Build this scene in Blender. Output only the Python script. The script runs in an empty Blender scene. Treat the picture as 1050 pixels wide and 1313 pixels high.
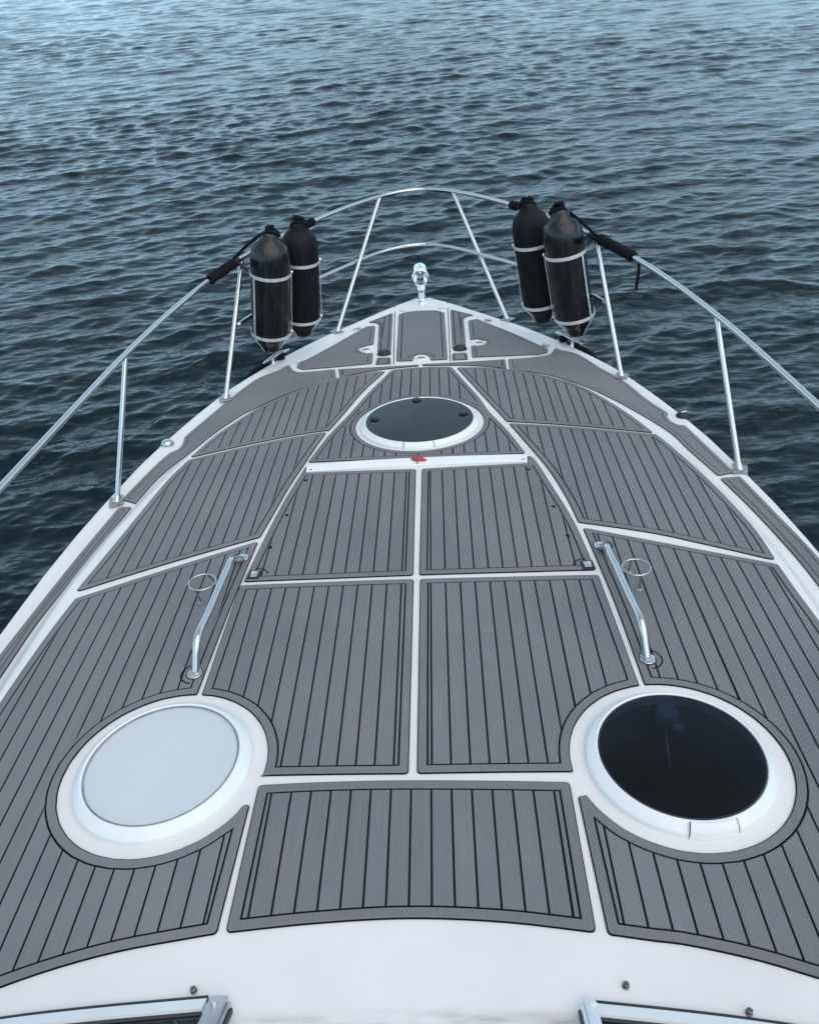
import bpy, bmesh, math, random
import numpy as np
from mathutils import Vector, Matrix
random.seed(4); rng=np.random.default_rng(11)
sc=bpy.context.scene; COL=sc.collection
R=math.radians
# ------------------------------------------------------------------ outlines of the deck covering, metres in the boat's frame
OUT={
'HP':[[[-0.156,4.311],[-0.081,4.322],[-0.001,4.327],[0.087,4.323],[0.166,4.31]],[[0.166,4.31],[0.237,4.058],[0.286,3.888],[0.329,3.696],[0.396,3.487],[0.456,3.251]],[[0.456,3.251],[0.006,3.243],[-0.48,3.267]],[[-0.48,3.267],[-0.416,3.52],[-0.336,3.76],[-0.265,3.994],[-0.156,4.311]]],
'M1':[[[-0.47,3.168],[-0.01,3.143]],[[-0.01,3.143],[-0.01,2.375]],[[-0.01,2.375],[-0.304,2.381],[-0.599,2.394]],[[-0.599,2.394],[-0.573,2.642],[-0.535,2.942],[-0.493,3.175],[-0.483,3.229]],[[-0.483,3.229],[-0.47,3.168]]],
'M2':[[[0.015,3.142],[0.453,3.158]],[[0.453,3.158],[0.461,3.225]],[[0.461,3.225],[0.473,3.224],[0.534,2.947],[0.58,2.67],[0.605,2.377]],[[0.605,2.377],[0.307,2.373],[0.01,2.375]],[[0.01,2.375],[0.015,3.142]]],
'R1':[[[-0.607,2.374],[-0.303,2.362],[-0.008,2.353]],[[-0.008,2.353],[-0.01,1.512]],[[-0.01,1.512],[-0.393,1.525]],[[-0.387,1.524],[-0.385,1.543],[-0.384,1.562],[-0.384,1.581],[-0.386,1.6],[-0.389,1.619],[-0.393,1.637],[-0.399,1.655],[-0.405,1.673],[-0.413,1.69],[-0.422,1.707],[-0.433,1.723],[-0.444,1.738],[-0.456,1.753],[-0.469,1.766],[-0.484,1.779],[-0.499,1.79],[-0.515,1.801],[-0.531,1.81],[-0.548,1.819],[-0.566,1.826],[-0.584,1.832],[-0.602,1.836],[-0.621,1.839]],[[-0.619,1.857],[-0.607,2.374]]],
'R2':[[[0.013,2.352],[0.305,2.348],[0.609,2.349]],[[0.609,2.349],[0.633,1.823]],[[0.634,1.815],[0.616,1.811],[0.599,1.806],[0.581,1.8],[0.564,1.793],[0.548,1.785],[0.532,1.776],[0.516,1.766],[0.502,1.754],[0.488,1.742],[0.475,1.729],[0.463,1.715],[0.452,1.7],[0.442,1.685],[0.433,1.669],[0.425,1.652],[0.419,1.635],[0.413,1.617],[0.409,1.599],[0.406,1.581],[0.404,1.563],[0.403,1.545],[0.404,1.526],[0.405,1.508]],[[0.397,1.507],[0.011,1.512]],[[0.011,1.512],[0.013,2.352]]],
'F':[[[-0.393,1.494],[-0.271,1.495],[-0.089,1.493],[0.061,1.488],[0.162,1.484],[0.391,1.474]],[[0.391,1.474],[0.391,1.078]],[[0.391,1.078],[0.243,1.098],[0.143,1.109],[-0.01,1.118],[-0.122,1.111],[-0.25,1.106],[-0.398,1.099]],[[-0.398,1.099],[-0.393,1.494]]],
'L3':[[[-0.591,2.651],[-1.197,2.382]],[[-1.197,2.382],[-1.214,2.261],[-1.233,2.074],[-1.247,1.883],[-1.258,1.6],[-1.262,1.3],[-1.255,1.0],[-1.235,0.83]],[[-1.235,0.83],[-1.0,0.94],[-0.86,0.997],[-0.747,1.034],[-0.628,1.063],[-0.48,1.086],[-0.417,1.095]],[[-0.417,1.095],[-0.405,1.435]],[[-0.405,1.435],[-0.422,1.433]],[[-0.419,1.432],[-0.43,1.415],[-0.441,1.399],[-0.454,1.383],[-0.468,1.369],[-0.483,1.356],[-0.499,1.343],[-0.515,1.332],[-0.533,1.323],[-0.551,1.314],[-0.57,1.307],[-0.589,1.301],[-0.608,1.297],[-0.628,1.294],[-0.648,1.292],[-0.668,1.292],[-0.688,1.294],[-0.708,1.296],[-0.727,1.301],[-0.746,1.306],[-0.765,1.313],[-0.783,1.322],[-0.801,1.331],[-0.817,1.342],[-0.833,1.354],[-0.848,1.367],[-0.862,1.382],[-0.875,1.397],[-0.887,1.413],[-0.897,1.43],[-0.907,1.448],[-0.915,1.466],[-0.921,1.485],[-0.927,1.504],[-0.931,1.524],[-0.933,1.544],[-0.934,1.564],[-0.933,1.584],[-0.932,1.604],[-0.928,1.623],[-0.923,1.643],[-0.917,1.662],[-0.91,1.68],[-0.901,1.698],[-0.891,1.715],[-0.879,1.732],[-0.867,1.747],[-0.853,1.762],[-0.838,1.776],[-0.823,1.788],[-0.806,1.799],[-0.789,1.809],[-0.771,1.818],[-0.752,1.826],[-0.734,1.832],[-0.714,1.836],[-0.694,1.84],[-0.674,1.842],[-0.654,1.842],[-0.634,1.841]],[[-0.633,1.854],[-0.618,2.21],[-0.591,2.651]]],
'R3':[[[0.603,2.647],[0.919,2.524],[1.226,2.415]],[[1.226,2.415],[1.234,2.271],[1.246,2.106],[1.254,1.8],[1.262,1.5],[1.262,1.3],[1.255,1.0],[1.235,0.82]],[[1.235,0.82],[1.0,0.925],[0.814,0.982],[0.71,1.017],[0.563,1.052],[0.509,1.059],[0.414,1.074]],[[0.414,1.074],[0.405,1.429]],[[0.405,1.429],[0.418,1.431]],[[0.425,1.434],[0.434,1.416],[0.444,1.398],[0.456,1.381],[0.469,1.365],[0.482,1.35],[0.497,1.335],[0.513,1.323],[0.53,1.311],[0.548,1.301],[0.567,1.292],[0.586,1.284],[0.605,1.278],[0.625,1.273],[0.646,1.27],[0.666,1.268],[0.687,1.268],[0.707,1.27],[0.728,1.272],[0.748,1.277],[0.767,1.283],[0.786,1.29],[0.805,1.299],[0.823,1.309],[0.84,1.321],[0.856,1.333],[0.871,1.347],[0.885,1.362],[0.898,1.378],[0.91,1.395],[0.92,1.413],[0.929,1.431],[0.937,1.45],[0.943,1.47],[0.948,1.49],[0.951,1.51],[0.953,1.531],[0.953,1.551],[0.952,1.572],[0.949,1.592],[0.944,1.612],[0.938,1.632],[0.931,1.651],[0.922,1.67],[0.912,1.688],[0.9,1.705],[0.888,1.721],[0.874,1.736],[0.859,1.75],[0.843,1.763],[0.826,1.775],[0.808,1.785],[0.79,1.794],[0.771,1.802],[0.751,1.808],[0.731,1.813],[0.711,1.816],[0.691,1.818],[0.67,1.818],[0.649,1.817]],[[0.648,1.826],[0.634,2.215],[0.603,2.647]]],
'L2':[[[-0.429,3.566],[-0.496,3.557],[-0.731,3.499],[-1.044,3.4]],[[-1.047,3.381],[-1.083,3.248],[-1.109,3.102],[-1.128,2.973],[-1.174,2.669],[-1.213,2.425]],[[-1.212,2.422],[-0.91,2.55],[-0.589,2.678]],[[-0.589,2.678],[-0.56,2.865],[-0.529,3.07],[-0.491,3.264],[-0.471,3.369],[-0.429,3.566]]],
'L1':[[[-0.188,4.301],[-0.291,4.03],[-0.365,3.765],[-0.419,3.582]],[[-0.419,3.582],[-0.498,3.574],[-0.734,3.517],[-1.041,3.424]],[[-1.041,3.424],[-0.97,3.638],[-0.911,3.756],[-0.807,3.939],[-0.709,4.05],[-0.606,4.146],[-0.458,4.244],[-0.346,4.278],[-0.233,4.305],[-0.188,4.301]]],
'Q1':[[[0.193,4.3],[0.277,4.006],[0.364,3.708],[0.401,3.582]],[[0.401,3.582],[0.635,3.537],[0.829,3.493],[1.039,3.444]],[[1.039,3.444],[0.985,3.61],[0.889,3.837],[0.775,4.033],[0.64,4.15],[0.495,4.234],[0.34,4.284],[0.193,4.3]]],
'Q2':[[[0.409,3.562],[0.436,3.556],[0.633,3.521],[0.825,3.478],[1.046,3.428]],[[1.046,3.428],[1.083,3.312],[1.147,3.061],[1.197,2.813],[1.224,2.615],[1.228,2.441]],[[1.227,2.438],[1.005,2.538],[0.856,2.603],[0.593,2.684]],[[0.593,2.684],[0.577,2.845],[0.533,3.103],[0.449,3.417],[0.409,3.562]]],
'SL1':[[[-0.468,4.387],[-0.603,4.382],[-0.678,4.396],[-0.719,4.465],[-0.743,4.529]],[[-0.743,4.529],[-0.794,4.447],[-0.881,4.368],[-0.94,4.243],[-1.001,4.065],[-1.06,3.874],[-1.115,3.713]],[[-1.115,3.713],[-1.128,3.671],[-1.124,3.633],[-1.12,3.592],[-1.129,3.547],[-1.164,3.514]],[[-1.164,3.514],[-1.2,3.416],[-1.275,3.136]],[[-1.275,3.136],[-1.204,3.095]],[[-1.202,3.09],[-1.161,3.27],[-1.121,3.377],[-1.065,3.489],[-0.981,3.687],[-0.928,3.786],[-0.872,3.88],[-0.809,3.951],[-0.711,4.062],[-0.578,4.173],[-0.447,4.245]],[[-0.447,4.245],[-0.468,4.387]]],
'SL2':[[[-1.21,3.07],[-1.269,3.077]],[[-1.269,3.077],[-1.33,2.764],[-1.38,2.467],[-1.419,2.201],[-1.455,1.9],[-1.475,1.3],[-1.48,0.7]],[[-1.48,0.7],[-1.405,0.7]],[[-1.405,0.7],[-1.405,1.3],[-1.392,1.8],[-1.367,2.083],[-1.345,2.36],[-1.312,2.537],[-1.263,2.787],[-1.21,3.07]]],
'SR1':[[[0.747,4.571],[0.728,4.514],[0.696,4.455],[0.603,4.417],[0.473,4.4]],[[0.473,4.4],[0.469,4.249]],[[0.469,4.249],[0.642,4.168],[0.777,4.049],[0.897,3.882],[1.004,3.7],[1.121,3.466],[1.156,3.331],[1.225,3.1]],[[1.225,3.1],[1.301,3.127]],[[1.301,3.127],[1.204,3.547]],[[1.204,3.547],[1.175,3.546],[1.149,3.585],[1.143,3.634],[1.157,3.676],[1.148,3.692]],[[1.148,3.692],[1.098,3.813],[1.022,4.079],[0.956,4.216],[0.841,4.485],[0.778,4.526],[0.747,4.571]]],
'SR2':[[[1.228,3.08],[1.316,3.096]],[[1.316,3.096],[1.368,2.845],[1.427,2.545],[1.455,2.1],[1.48,1.3],[1.48,0.7]],[[1.48,0.7],[1.405,0.7]],[[1.405,0.7],[1.405,1.3],[1.392,1.9],[1.36,2.439],[1.327,2.654],[1.281,2.874],[1.228,3.08]]],
'FSL':[[[-0.45,4.383],[-0.23,4.373],[-0.009,4.372]],[[-0.009,4.372],[-0.013,4.35]],[[-0.013,4.35],[-0.193,4.335],[-0.352,4.29],[-0.428,4.256]],[[-0.428,4.256],[-0.45,4.383]]],
'FSR':[[[0.007,4.377],[0.256,4.38],[0.457,4.399]],[[0.457,4.399],[0.454,4.263]],[[0.454,4.263],[0.344,4.302],[0.238,4.328],[0.011,4.354]],[[0.011,4.354],[0.007,4.377]]],
'LLK':[[[-0.288,5.125],[-0.279,4.793]],[[-0.278,4.771],[-0.314,4.758],[-0.344,4.729],[-0.355,4.691],[-0.338,4.64],[-0.304,4.609],[-0.273,4.612]],[[-0.273,4.612],[-0.268,4.438]],[[-0.268,4.438],[-0.47,4.427],[-0.653,4.433]],[[-0.653,4.433],[-0.689,4.476],[-0.693,4.521],[-0.631,4.617]],[[-0.631,4.617],[-0.516,4.808],[-0.389,5.038],[-0.342,5.122]],[[-0.342,5.122],[-0.288,5.125]]],
'RLK':[[[0.287,5.124],[0.284,4.78]],[[0.283,4.756],[0.325,4.767],[0.359,4.736],[0.373,4.693],[0.355,4.649],[0.319,4.637],[0.283,4.646]],[[0.283,4.646],[0.281,4.452]],[[0.281,4.452],[0.45,4.457],[0.649,4.468]],[[0.649,4.468],[0.698,4.502],[0.706,4.55],[0.659,4.636]],[[0.659,4.636],[0.527,4.865],[0.392,5.068],[0.344,5.15]],[[0.344,5.15],[0.287,5.124]]],
'CLK':[[[-0.148,5.337],[-0.096,5.378],[-0.005,5.387],[0.095,5.373],[0.142,5.317]],[[0.142,5.317],[0.146,4.443]],[[0.146,4.437],[0.055,4.435]],[[0.055,4.435],[0.047,4.502],[0.028,4.533],[0.001,4.545],[-0.022,4.539],[-0.04,4.509],[-0.043,4.441]],[[-0.043,4.441],[-0.134,4.449]],[[-0.134,4.449],[-0.148,5.337]]],
'SLK':[[[-0.189,5.382],[-0.171,4.609]],[[-0.171,4.609],[-0.247,4.62]],[[-0.247,4.62],[-0.266,5.139]],[[-0.266,5.139],[-0.287,5.19],[-0.338,5.21]],[[-0.338,5.21],[-0.189,5.382]]],
'SRK':[[[0.182,5.385],[0.328,5.234]],[[0.328,5.234],[0.279,5.217],[0.259,5.161]],[[0.259,5.161],[0.253,4.615]],[[0.253,4.615],[0.177,4.614]],[[0.177,4.614],[0.182,5.385]]],
'PL':[[[-0.244,4.522],[-0.169,4.511]],[[-0.169,4.511],[-0.164,4.412]],[[-0.164,4.412],[-0.247,4.418]],[[-0.247,4.418],[-0.244,4.522]]],
'PR':[[[0.174,4.525],[0.255,4.525]],[[0.255,4.525],[0.257,4.421]],[[0.257,4.421],[0.171,4.419]],[[0.171,4.419],[0.174,4.525]]]}
WAVE_DIR=-.36; WAVE_SPREAD=.55; WAVE_S=.030; WATER_COL=(.0005,.0115,.0165)
SUN_EL=55; SUN_AZ=145; SUN_E=1.15; SUN_ANG=85; SKY_S=.1; CLOUD=(6.4,8.3,10.0); HORI=(1.10,1.38,1.46); ZEN=(.66,.55,.48); EXPO=.47

TRIM=R(4.0); Z0=1.62
M=Matrix.Translation((0,0,Z0))@Matrix.Rotation(-TRIM,4,'X')
K,C,DROP=.03088,.00617,.08
def ss(t):
    t=min(1,max(0,t)); return t*t*(3-2*t)
def T(x,y): return -K*x*x-C*(y-2)**2
def S(x,y): return T(x,y)-DROP*ss((4.0-y)/2.2)
# ------------------------------------------------------------------ helpers
def link(o,parent=None):
    COL.objects.link(o)
    if parent: o.parent=parent
    return o
def mesh_obj(name,bm,mats,parent=None,smooth=False,ang=None):
    me=bpy.data.meshes.new(name); bm.normal_update(); bm.to_mesh(me); bm.free()
    for m in (mats if isinstance(mats,(list,tuple)) else [mats]): me.materials.append(m)
    if smooth or ang:
        me.polygons.foreach_set('use_smooth',[True]*len(me.polygons))
        if ang: me.set_sharp_from_angle(angle=R(ang))
    return link(bpy.data.objects.new(name,me),parent)
def thing(name,label,cat,loc=(0,0,0),group=None):
    o=bpy.data.objects.new(name,None); COL.objects.link(o); o.empty_display_size=.1
    o.matrix_world=M@Matrix.Translation(loc); o['label']=label; o['category']=cat
    if group: o['group']=group
    return o
def catmull(P,step=.02,closed=False):
    P=[Vector(p) for p in P]; n=len(P); out=[]
    for i in range(n if closed else n-1):
        p1,p2=P[i],P[(i+1)%n]
        p0=P[i-1] if (i>0 or closed) else p1*2-p2
        p3=P[(i+2)%n] if (i+2<n or closed) else p2*2-p1
        k=max(1,int(round((p2-p1).length/step)))
        d01=max((p1-p0).length**.5,1e-5); d12=max((p2-p1).length**.5,1e-5); d23=max((p3-p2).length**.5,1e-5)
        m1=(p2-p1)+d12*((p1-p0)/d01-(p2-p0)/(d01+d12)); m2=(p2-p1)+d12*((p3-p2)/d23-(p3-p1)/(d12+d23))
        for j in range(k):
            t=j/k; out.append((2*t**3-3*t*t+1)*p1+(t**3-2*t*t+t)*m1+(-2*t**3+3*t*t)*p2+(t**3-t*t)*m2)
    if not closed: out.append(P[-1])
    return out
def tube(bm,P,r,seg=12,closed=False,cap=True,flat=None):
    """sweep a round (or flat=(w,t)) section along P; r may be a list"""
    P=[Vector(p) for p in P]; n=len(P)
    t=[]
    for i in range(n):
        a=P[(i-1)%n] if (i>0 or closed) else P[i]; b=P[(i+1)%n] if (i<n-1 or closed) else P[i]
        t.append((b-a).normalized())
    up=Vector((0,0,1)) if abs(t[0].z)<.9 else Vector((1,0,0))
    u=(up-t[0]*up.dot(t[0])).normalized(); rings=[]
    for i in range(n):
        if i>0:
            ax=t[i-1].cross(t[i]); s=ax.length
            if s>1e-7: u=Matrix.Rotation(math.atan2(s,t[i-1].dot(t[i])),3,ax/s)@u
            u=(u-t[i]*u.dot(t[i])).normalized()
        v=t[i].cross(u); rr=r[i] if isinstance(r,(list,tuple)) else r
        rings.append([bm.verts.new(P[i]+rr*(math.cos(2*math.pi*k/seg)*u+math.sin(2*math.pi*k/seg)*v)) for k in range(seg)])
    for i in range(n if closed else n-1):
        A,B=rings[i],rings[(i+1)%n]
        for k in range(seg): bm.faces.new((A[k],A[(k+1)%seg],B[(k+1)%seg],B[k]))
    if cap and not closed:
        bm.faces.new(rings[0][::-1]); bm.faces.new(rings[-1])
def lathe(bm,prof,mat4,seg=48,cap0=False,cap1=False,mi=0,a0=0,a1=2*math.pi):
    full=abs(a1-a0-2*math.pi)<1e-6; n=seg if full else seg+1
    rings=[[bm.verts.new(mat4@Vector((r*math.cos(a0+(a1-a0)*k/seg),r*math.sin(a0+(a1-a0)*k/seg),h))) for k in range(n)] for r,h in prof]
    for A,B in zip(rings,rings[1:]):
        for k in range(n if full else n-1):
            f=bm.faces.new((A[k],A[(k+1)%n],B[(k+1)%n],B[k])); f.material_index=mi
    if cap0: bm.faces.new(rings[0][::-1]).material_index=mi
    if cap1: bm.faces.new(rings[-1]).material_index=mi
def box(bm,mat4,sx,sy,sz,bev=.002,mi=0):
    g=bmesh.ops.create_cube(bm,size=1,matrix=mat4@Matrix.Diagonal((sx,sy,sz,1)))
    es=list({e for v in g['verts'] for e in v.link_edges})
    for f in {f for v in g['verts'] for f in v.link_faces}: f.material_index=mi
    if bev: bmesh.ops.bevel(bm,geom=es,offset=bev,segments=2,profile=.5,affect='EDGES',clamp_overlap=True)
def frame_at(x,y,surf=T,h=0,rotz=0):
    e=.01; z=surf(x,y); dx=(surf(x+e,y)-surf(x-e,y))/(2*e); dy=(surf(x,y+e)-surf(x,y-e))/(2*e)
    n=Vector((-dx,-dy,1)).normalized(); ex=Vector((1,0,dx)); ex=(ex-n*ex.dot(n)).normalized(); ey=n.cross(ex)
    m=Matrix((ex,ey,n)).transposed().to_4x4(); m.translation=Vector((x,y,z))+n*h
    return m@Matrix.Rotation(rotz,4,'Z')
def axis_mat(p,d):
    d=Vector(d).normalized(); m=d.to_track_quat('Z','Y').to_matrix().to_4x4(); m.translation=Vector(p); return m
# ------------------------------------------------------------------ materials
def mat(name):
    m=bpy.data.materials.new(name); m.use_nodes=True; nt=m.node_tree
    return m,nt,nt.nodes['Principled BSDF']
def N(nt,t,**k):
    n=nt.nodes.new(t)
    for a,b in k.items(): setattr(n,a,b)
    return n
def noise(nt,scale,detail=3,rough=.5,stretch=None,coord='Object',rot=None,dist=0):
    tc=N(nt,'ShaderNodeTexCoord'); n=N(nt,'ShaderNodeTexNoise'); n.inputs['Scale'].default_value=scale
    n.inputs['Detail'].default_value=detail; n.inputs['Roughness'].default_value=rough; n.inputs['Distortion'].default_value=dist
    if stretch or rot:
        mp=N(nt,'ShaderNodeMapping'); nt.links.new(tc.outputs[coord],mp.inputs[0])
        if stretch: mp.inputs['Scale'].default_value=stretch
        if rot: mp.inputs['Rotation'].default_value=rot
        nt.links.new(mp.outputs[0],n.inputs['Vector'])
    else: nt.links.new(tc.outputs[coord],n.inputs['Vector'])
    return n.outputs['Fac']
def ramp(nt,fac,stops):
    r=N(nt,'ShaderNodeValToRGB'); nt.links.new(fac,r.inputs[0]); e=r.color_ramp.elements
    while len(e)<len(stops): e.new(.5)
    for q,(p,c) in zip(e,stops):
        q.position=p; q.color=(*c,1) if len(c)==3 else (c[0],c[0],c[0],1)
    return r.outputs[0]
def mix(nt,fac,a,b,mode='MIX'):
    m=N(nt,'ShaderNodeMix',data_type='RGBA',blend_type=mode)
    for i,v in ((0,fac),(6,a),(7,b)):
        if isinstance(v,(int,float)): m.inputs[i].default_value=v
        elif isinstance(v,tuple): m.inputs[i].default_value=(*v,1)
        else: nt.links.new(v,m.inputs[i])
    return m.outputs[2]
def bump(nt,b,h,strength=.2,dist=.001):
    n=N(nt,'ShaderNodeBump'); n.inputs['Strength'].default_value=strength; n.inputs['Distance'].default_value=dist
    nt.links.new(h,n.inputs['Height']); nt.links.new(n.outputs[0],b.inputs['Normal'])
def simple(name,col,rough,metal=0,coat=0,var=.0,scale=8,bumps=None):
    m,nt,b=mat(name); b.inputs['Base Color'].default_value=(*col,1); b.inputs['Roughness'].default_value=rough; b.inputs['Metallic'].default_value=metal
    b.inputs['Coat Weight'].default_value=coat
    if var:
        f=noise(nt,scale,4,.6); d=tuple(c*(1-var) for c in col); l=tuple(min(1,c*(1+var)) for c in col)
        nt.links.new(ramp(nt,f,[(.3,d),(.7,l)]),b.inputs['Base Color'])
    if bumps: bump(nt,b,noise(nt,bumps[0],3),bumps[1],bumps[2])
    return m
# brushed grey foam decking: fine teak-like lines running fore and aft, slow blotches, scuffs
FOAM,nt,b=mat('grey_foam')
g=noise(nt,1,3,.65,stretch=(900,9,9)); g2=noise(nt,1,2,.5,stretch=(260,2.5,2)); bl=noise(nt,2.2,3,.55); sc_=noise(nt,34,5,.7)
c=ramp(nt,g,[(.25,(.142,.149,.157)),(.75,(.202,.209,.218))])
c=mix(nt,.5,c,ramp(nt,g2,[(.3,(.148,.155,.162)),(.7,(.194,.201,.209))]))
c=mix(nt,.6,c,ramp(nt,bl,[(.3,(.82,.87,.90)),(.7,(1.16,1.11,1.12))]),'MULTIPLY')
c=mix(nt,ramp(nt,sc_,[(.63,(0,)),(.76,(.22,))]),c,(.25,.255,.265))
at=N(nt,'ShaderNodeAttribute',attribute_name='tone'); c=mix(nt,1.0,c,at.outputs['Color'],'MULTIPLY')
nt.links.new(c,b.inputs['Base Color']); b.inputs['Roughness'].default_value=.72; b.inputs['Specular IOR Level'].default_value=.35
bump(nt,b,g,.35,.0006)
BLACK=simple('black_foam_core',(.002,.003,.007),.8); BLACK.node_tree.nodes['Principled BSDF'].inputs['Specular IOR Level'].default_value=.15
# white gelcoat with faint grime, pin holes and dirty corners by the windscreen
GEL,nt,b=mat('white_gelcoat')
a=noise(nt,3.5,4,.6); d=noise(nt,1,5,.7,stretch=(5,26,5)); p=noise(nt,60,2,.5); p2=noise(nt,190,1,.5)
c=ramp(nt,a,[(.3,(.70,.695,.70)),(.7,(.765,.76,.765))])
c=mix(nt,ramp(nt,p2,[(.80,(0,)),(.84,(.55,))]),c,(.34,.31,.28))
geo=N(nt,'ShaderNodeTexCoord'); sx=N(nt,'ShaderNodeSeparateXYZ'); nt.links.new(geo.outputs['Object'],sx.inputs[0])
def mr(v,a0,a1):
    n=N(nt,'ShaderNodeMapRange',interpolation_type='SMOOTHSTEP'); nt.links.new(v,n.inputs[0]); n.inputs[1].default_value=a0; n.inputs[2].default_value=a1
    return n.outputs[0]
ab=N(nt,'ShaderNodeMath',operation='ABSOLUTE'); nt.links.new(sx.outputs[0],ab.inputs[0])
def mul(*v):
    o=v[0]
    for w in v[1:]:
        m_=N(nt,'ShaderNodeMath',operation='MULTIPLY'); nt.links.new(o,m_.inputs[0])
        if isinstance(w,(int,float)): m_.inputs[1].default_value=w
        else: nt.links.new(w,m_.inputs[1])
        o=m_.outputs[0]
    return o
near=mr(sx.outputs[1],.938,.892); mid_=mr(ab.outputs[0],.40,.30)
st=ramp(nt,d,[(.40,(.12,)),(.62,(1,))])
c=mix(nt,mul(near,mid_,st,.75),c,(.30,.25,.215))
scf=noise(nt,1,4,.7,stretch=(9,60,9),rot=(0,0,.9),dist=.6); c=mix(nt,ramp(nt,scf,[(.72,(0,)),(.80,(.22,))]),c,(.50,.49,.47))
nt.links.new(c,b.inputs['Base Color']); b.inputs['Roughness'].default_value=.34; b.inputs['Coat Weight'].default_value=.15; b.inputs['Coat Roughness'].default_value=.12
bump(nt,b,noise(nt,26,3),.05,.002)
HULL=simple('hull_gelcoat',(.74,.735,.74),.2,coat=.3,var=.03,scale=2)
HFR=simple('hatch_white',(.77,.80,.82),.32,var=.03,scale=9)
BAND=simple('bright_strip_steel',(.86,.86,.84),.34,.6,var=.1,scale=50)
CHROME,nt,b=mat('stainless_steel'); b.inputs['Metallic'].default_value=1; b.inputs['Base Color'].default_value=(.62,.62,.615,1)
f=noise(nt,22,4,.6); q=ramp(nt,f,[(.35,(.10,)),(.7,(.2,))]); nt.links.new(q,b.inputs['Roughness']); bump(nt,b,noise(nt,60,2),.03,.001)
POL=simple('polished_chrome',(.86,.87,.88),.05,1)
DULL=simple('weathered_steel',(.38,.385,.39),.45,1,var=.3,scale=60)
ALU=simple('anodised_aluminium',(.62,.64,.66),.33,1,var=.08,scale=40)
RUB=simple('black_rubber',(.02,.022,.027),.5,var=.3,scale=30)
KNOB=simple('black_plastic',(.012,.014,.018),.45)
STUD=simple('tarnished_stud',(.16,.165,.17),.35,1,var=.3,scale=120)
GREYP=simple('grey_plastic',(.42,.45,.47),.4,var=.3,scale=60)
ROPE,nt,b=mat('black_rope'); b.inputs['Specular IOR Level'].default_value=.2; b.inputs['Base Color'].default_value=(.006,.007,.010,1); b.inputs['Roughness'].default_value=.85; bump(nt,b,noise(nt,420,2),.7,.003)
RED=simple('red_cloth',(.40,.055,.06),.7,var=.35,scale=70,bumps=(160,.6,.003))
WIND=simple('dark_gap',(.01,.012,.015),.6)
def vinyl(name,rough,col,coat):
    m,nt,b=mat(name); s=noise(nt,1,3,.6,stretch=(85,85,1.6)); s2=noise(nt,1,2,.5,stretch=(30,30,.8))
    nt.links.new(ramp(nt,s,[(.35,tuple(.5*x for x in col)),(.55,tuple(1.2*x for x in col)),(.72,tuple(3*x for x in col))]),b.inputs['Base Color'])  # pale lengthwise streaks: shiny highlights of the ridges painted into the colour
    nt.links.new(ramp(nt,s2,[(.35,(rough,)),(.7,(rough+.12,))]),b.inputs['Roughness']); b.inputs['Coat Weight'].default_value=coat; b.inputs['Coat Roughness'].default_value=.15
    bump(nt,b,s2,.6,.008); return m
VIN=vinyl('glossy_black_vinyl',.16,(.005,.006,.008),.0); FAB=vinyl('matte_black_cover',.6,(.004,.005,.008),0); FAB.node_tree.nodes['Principled BSDF'].inputs['Specular IOR Level'].default_value=.25
def glass(name,tint,rough=.02,ior=1.5):
    m=bpy.data.materials.new(name); m.use_nodes=True; nt=m.node_tree; nt.nodes.clear()
    o=N(nt,'ShaderNodeOutputMaterial'); mx=N(nt,'ShaderNodeMixShader'); fr=N(nt,'ShaderNodeFresnel'); fr.inputs['IOR'].default_value=ior
    tr=N(nt,'ShaderNodeBsdfTransparent'); tr.inputs[0].default_value=(*tint,1); gl=N(nt,'ShaderNodeBsdfGlossy')
    gl.inputs['Roughness'].default_value=rough
    tc=N(nt,'ShaderNodeTexCoord'); no=N(nt,'ShaderNodeTexNoise'); no.inputs['Scale'].default_value=7; nt.links.new(tc.outputs['Object'],no.inputs['Vector'])
    bp_=N(nt,'ShaderNodeBump'); bp_.inputs['Strength'].default_value=.04; bp_.inputs['Distance'].default_value=.01; nt.links.new(no.outputs[0],bp_.inputs['Height']); nt.links.new(bp_.outputs[0],gl.inputs['Normal'])
    nt.links.new(fr.outputs[0],mx.inputs[0]); nt.links.new(tr.outputs[0],mx.inputs[1]); nt.links.new(gl.outputs[0],mx.inputs[2]); nt.links.new(mx.outputs[0],o.inputs[0]); return m
GDARK=glass('smoked_glass',(.42,.50,.60),.02,1.32); GFRONT=glass('bow_hatch_glass',(.34,.40,.46),.03,1.5); GCLR=glass('clear_glass',(.985,.995,1),.06,1.3); GWIN=glass('windscreen_glass',(.05,.07,.09))
BLIND=simple('white_blind',(.80,.88,.945),.6,var=.02,scale=3); TRIMM=simple('cabin_trim',(.22,.22,.22),.6,var=.2,scale=6); CABIN=simple('cabin_shadow',(.004,.013,.032),.8)
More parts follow.
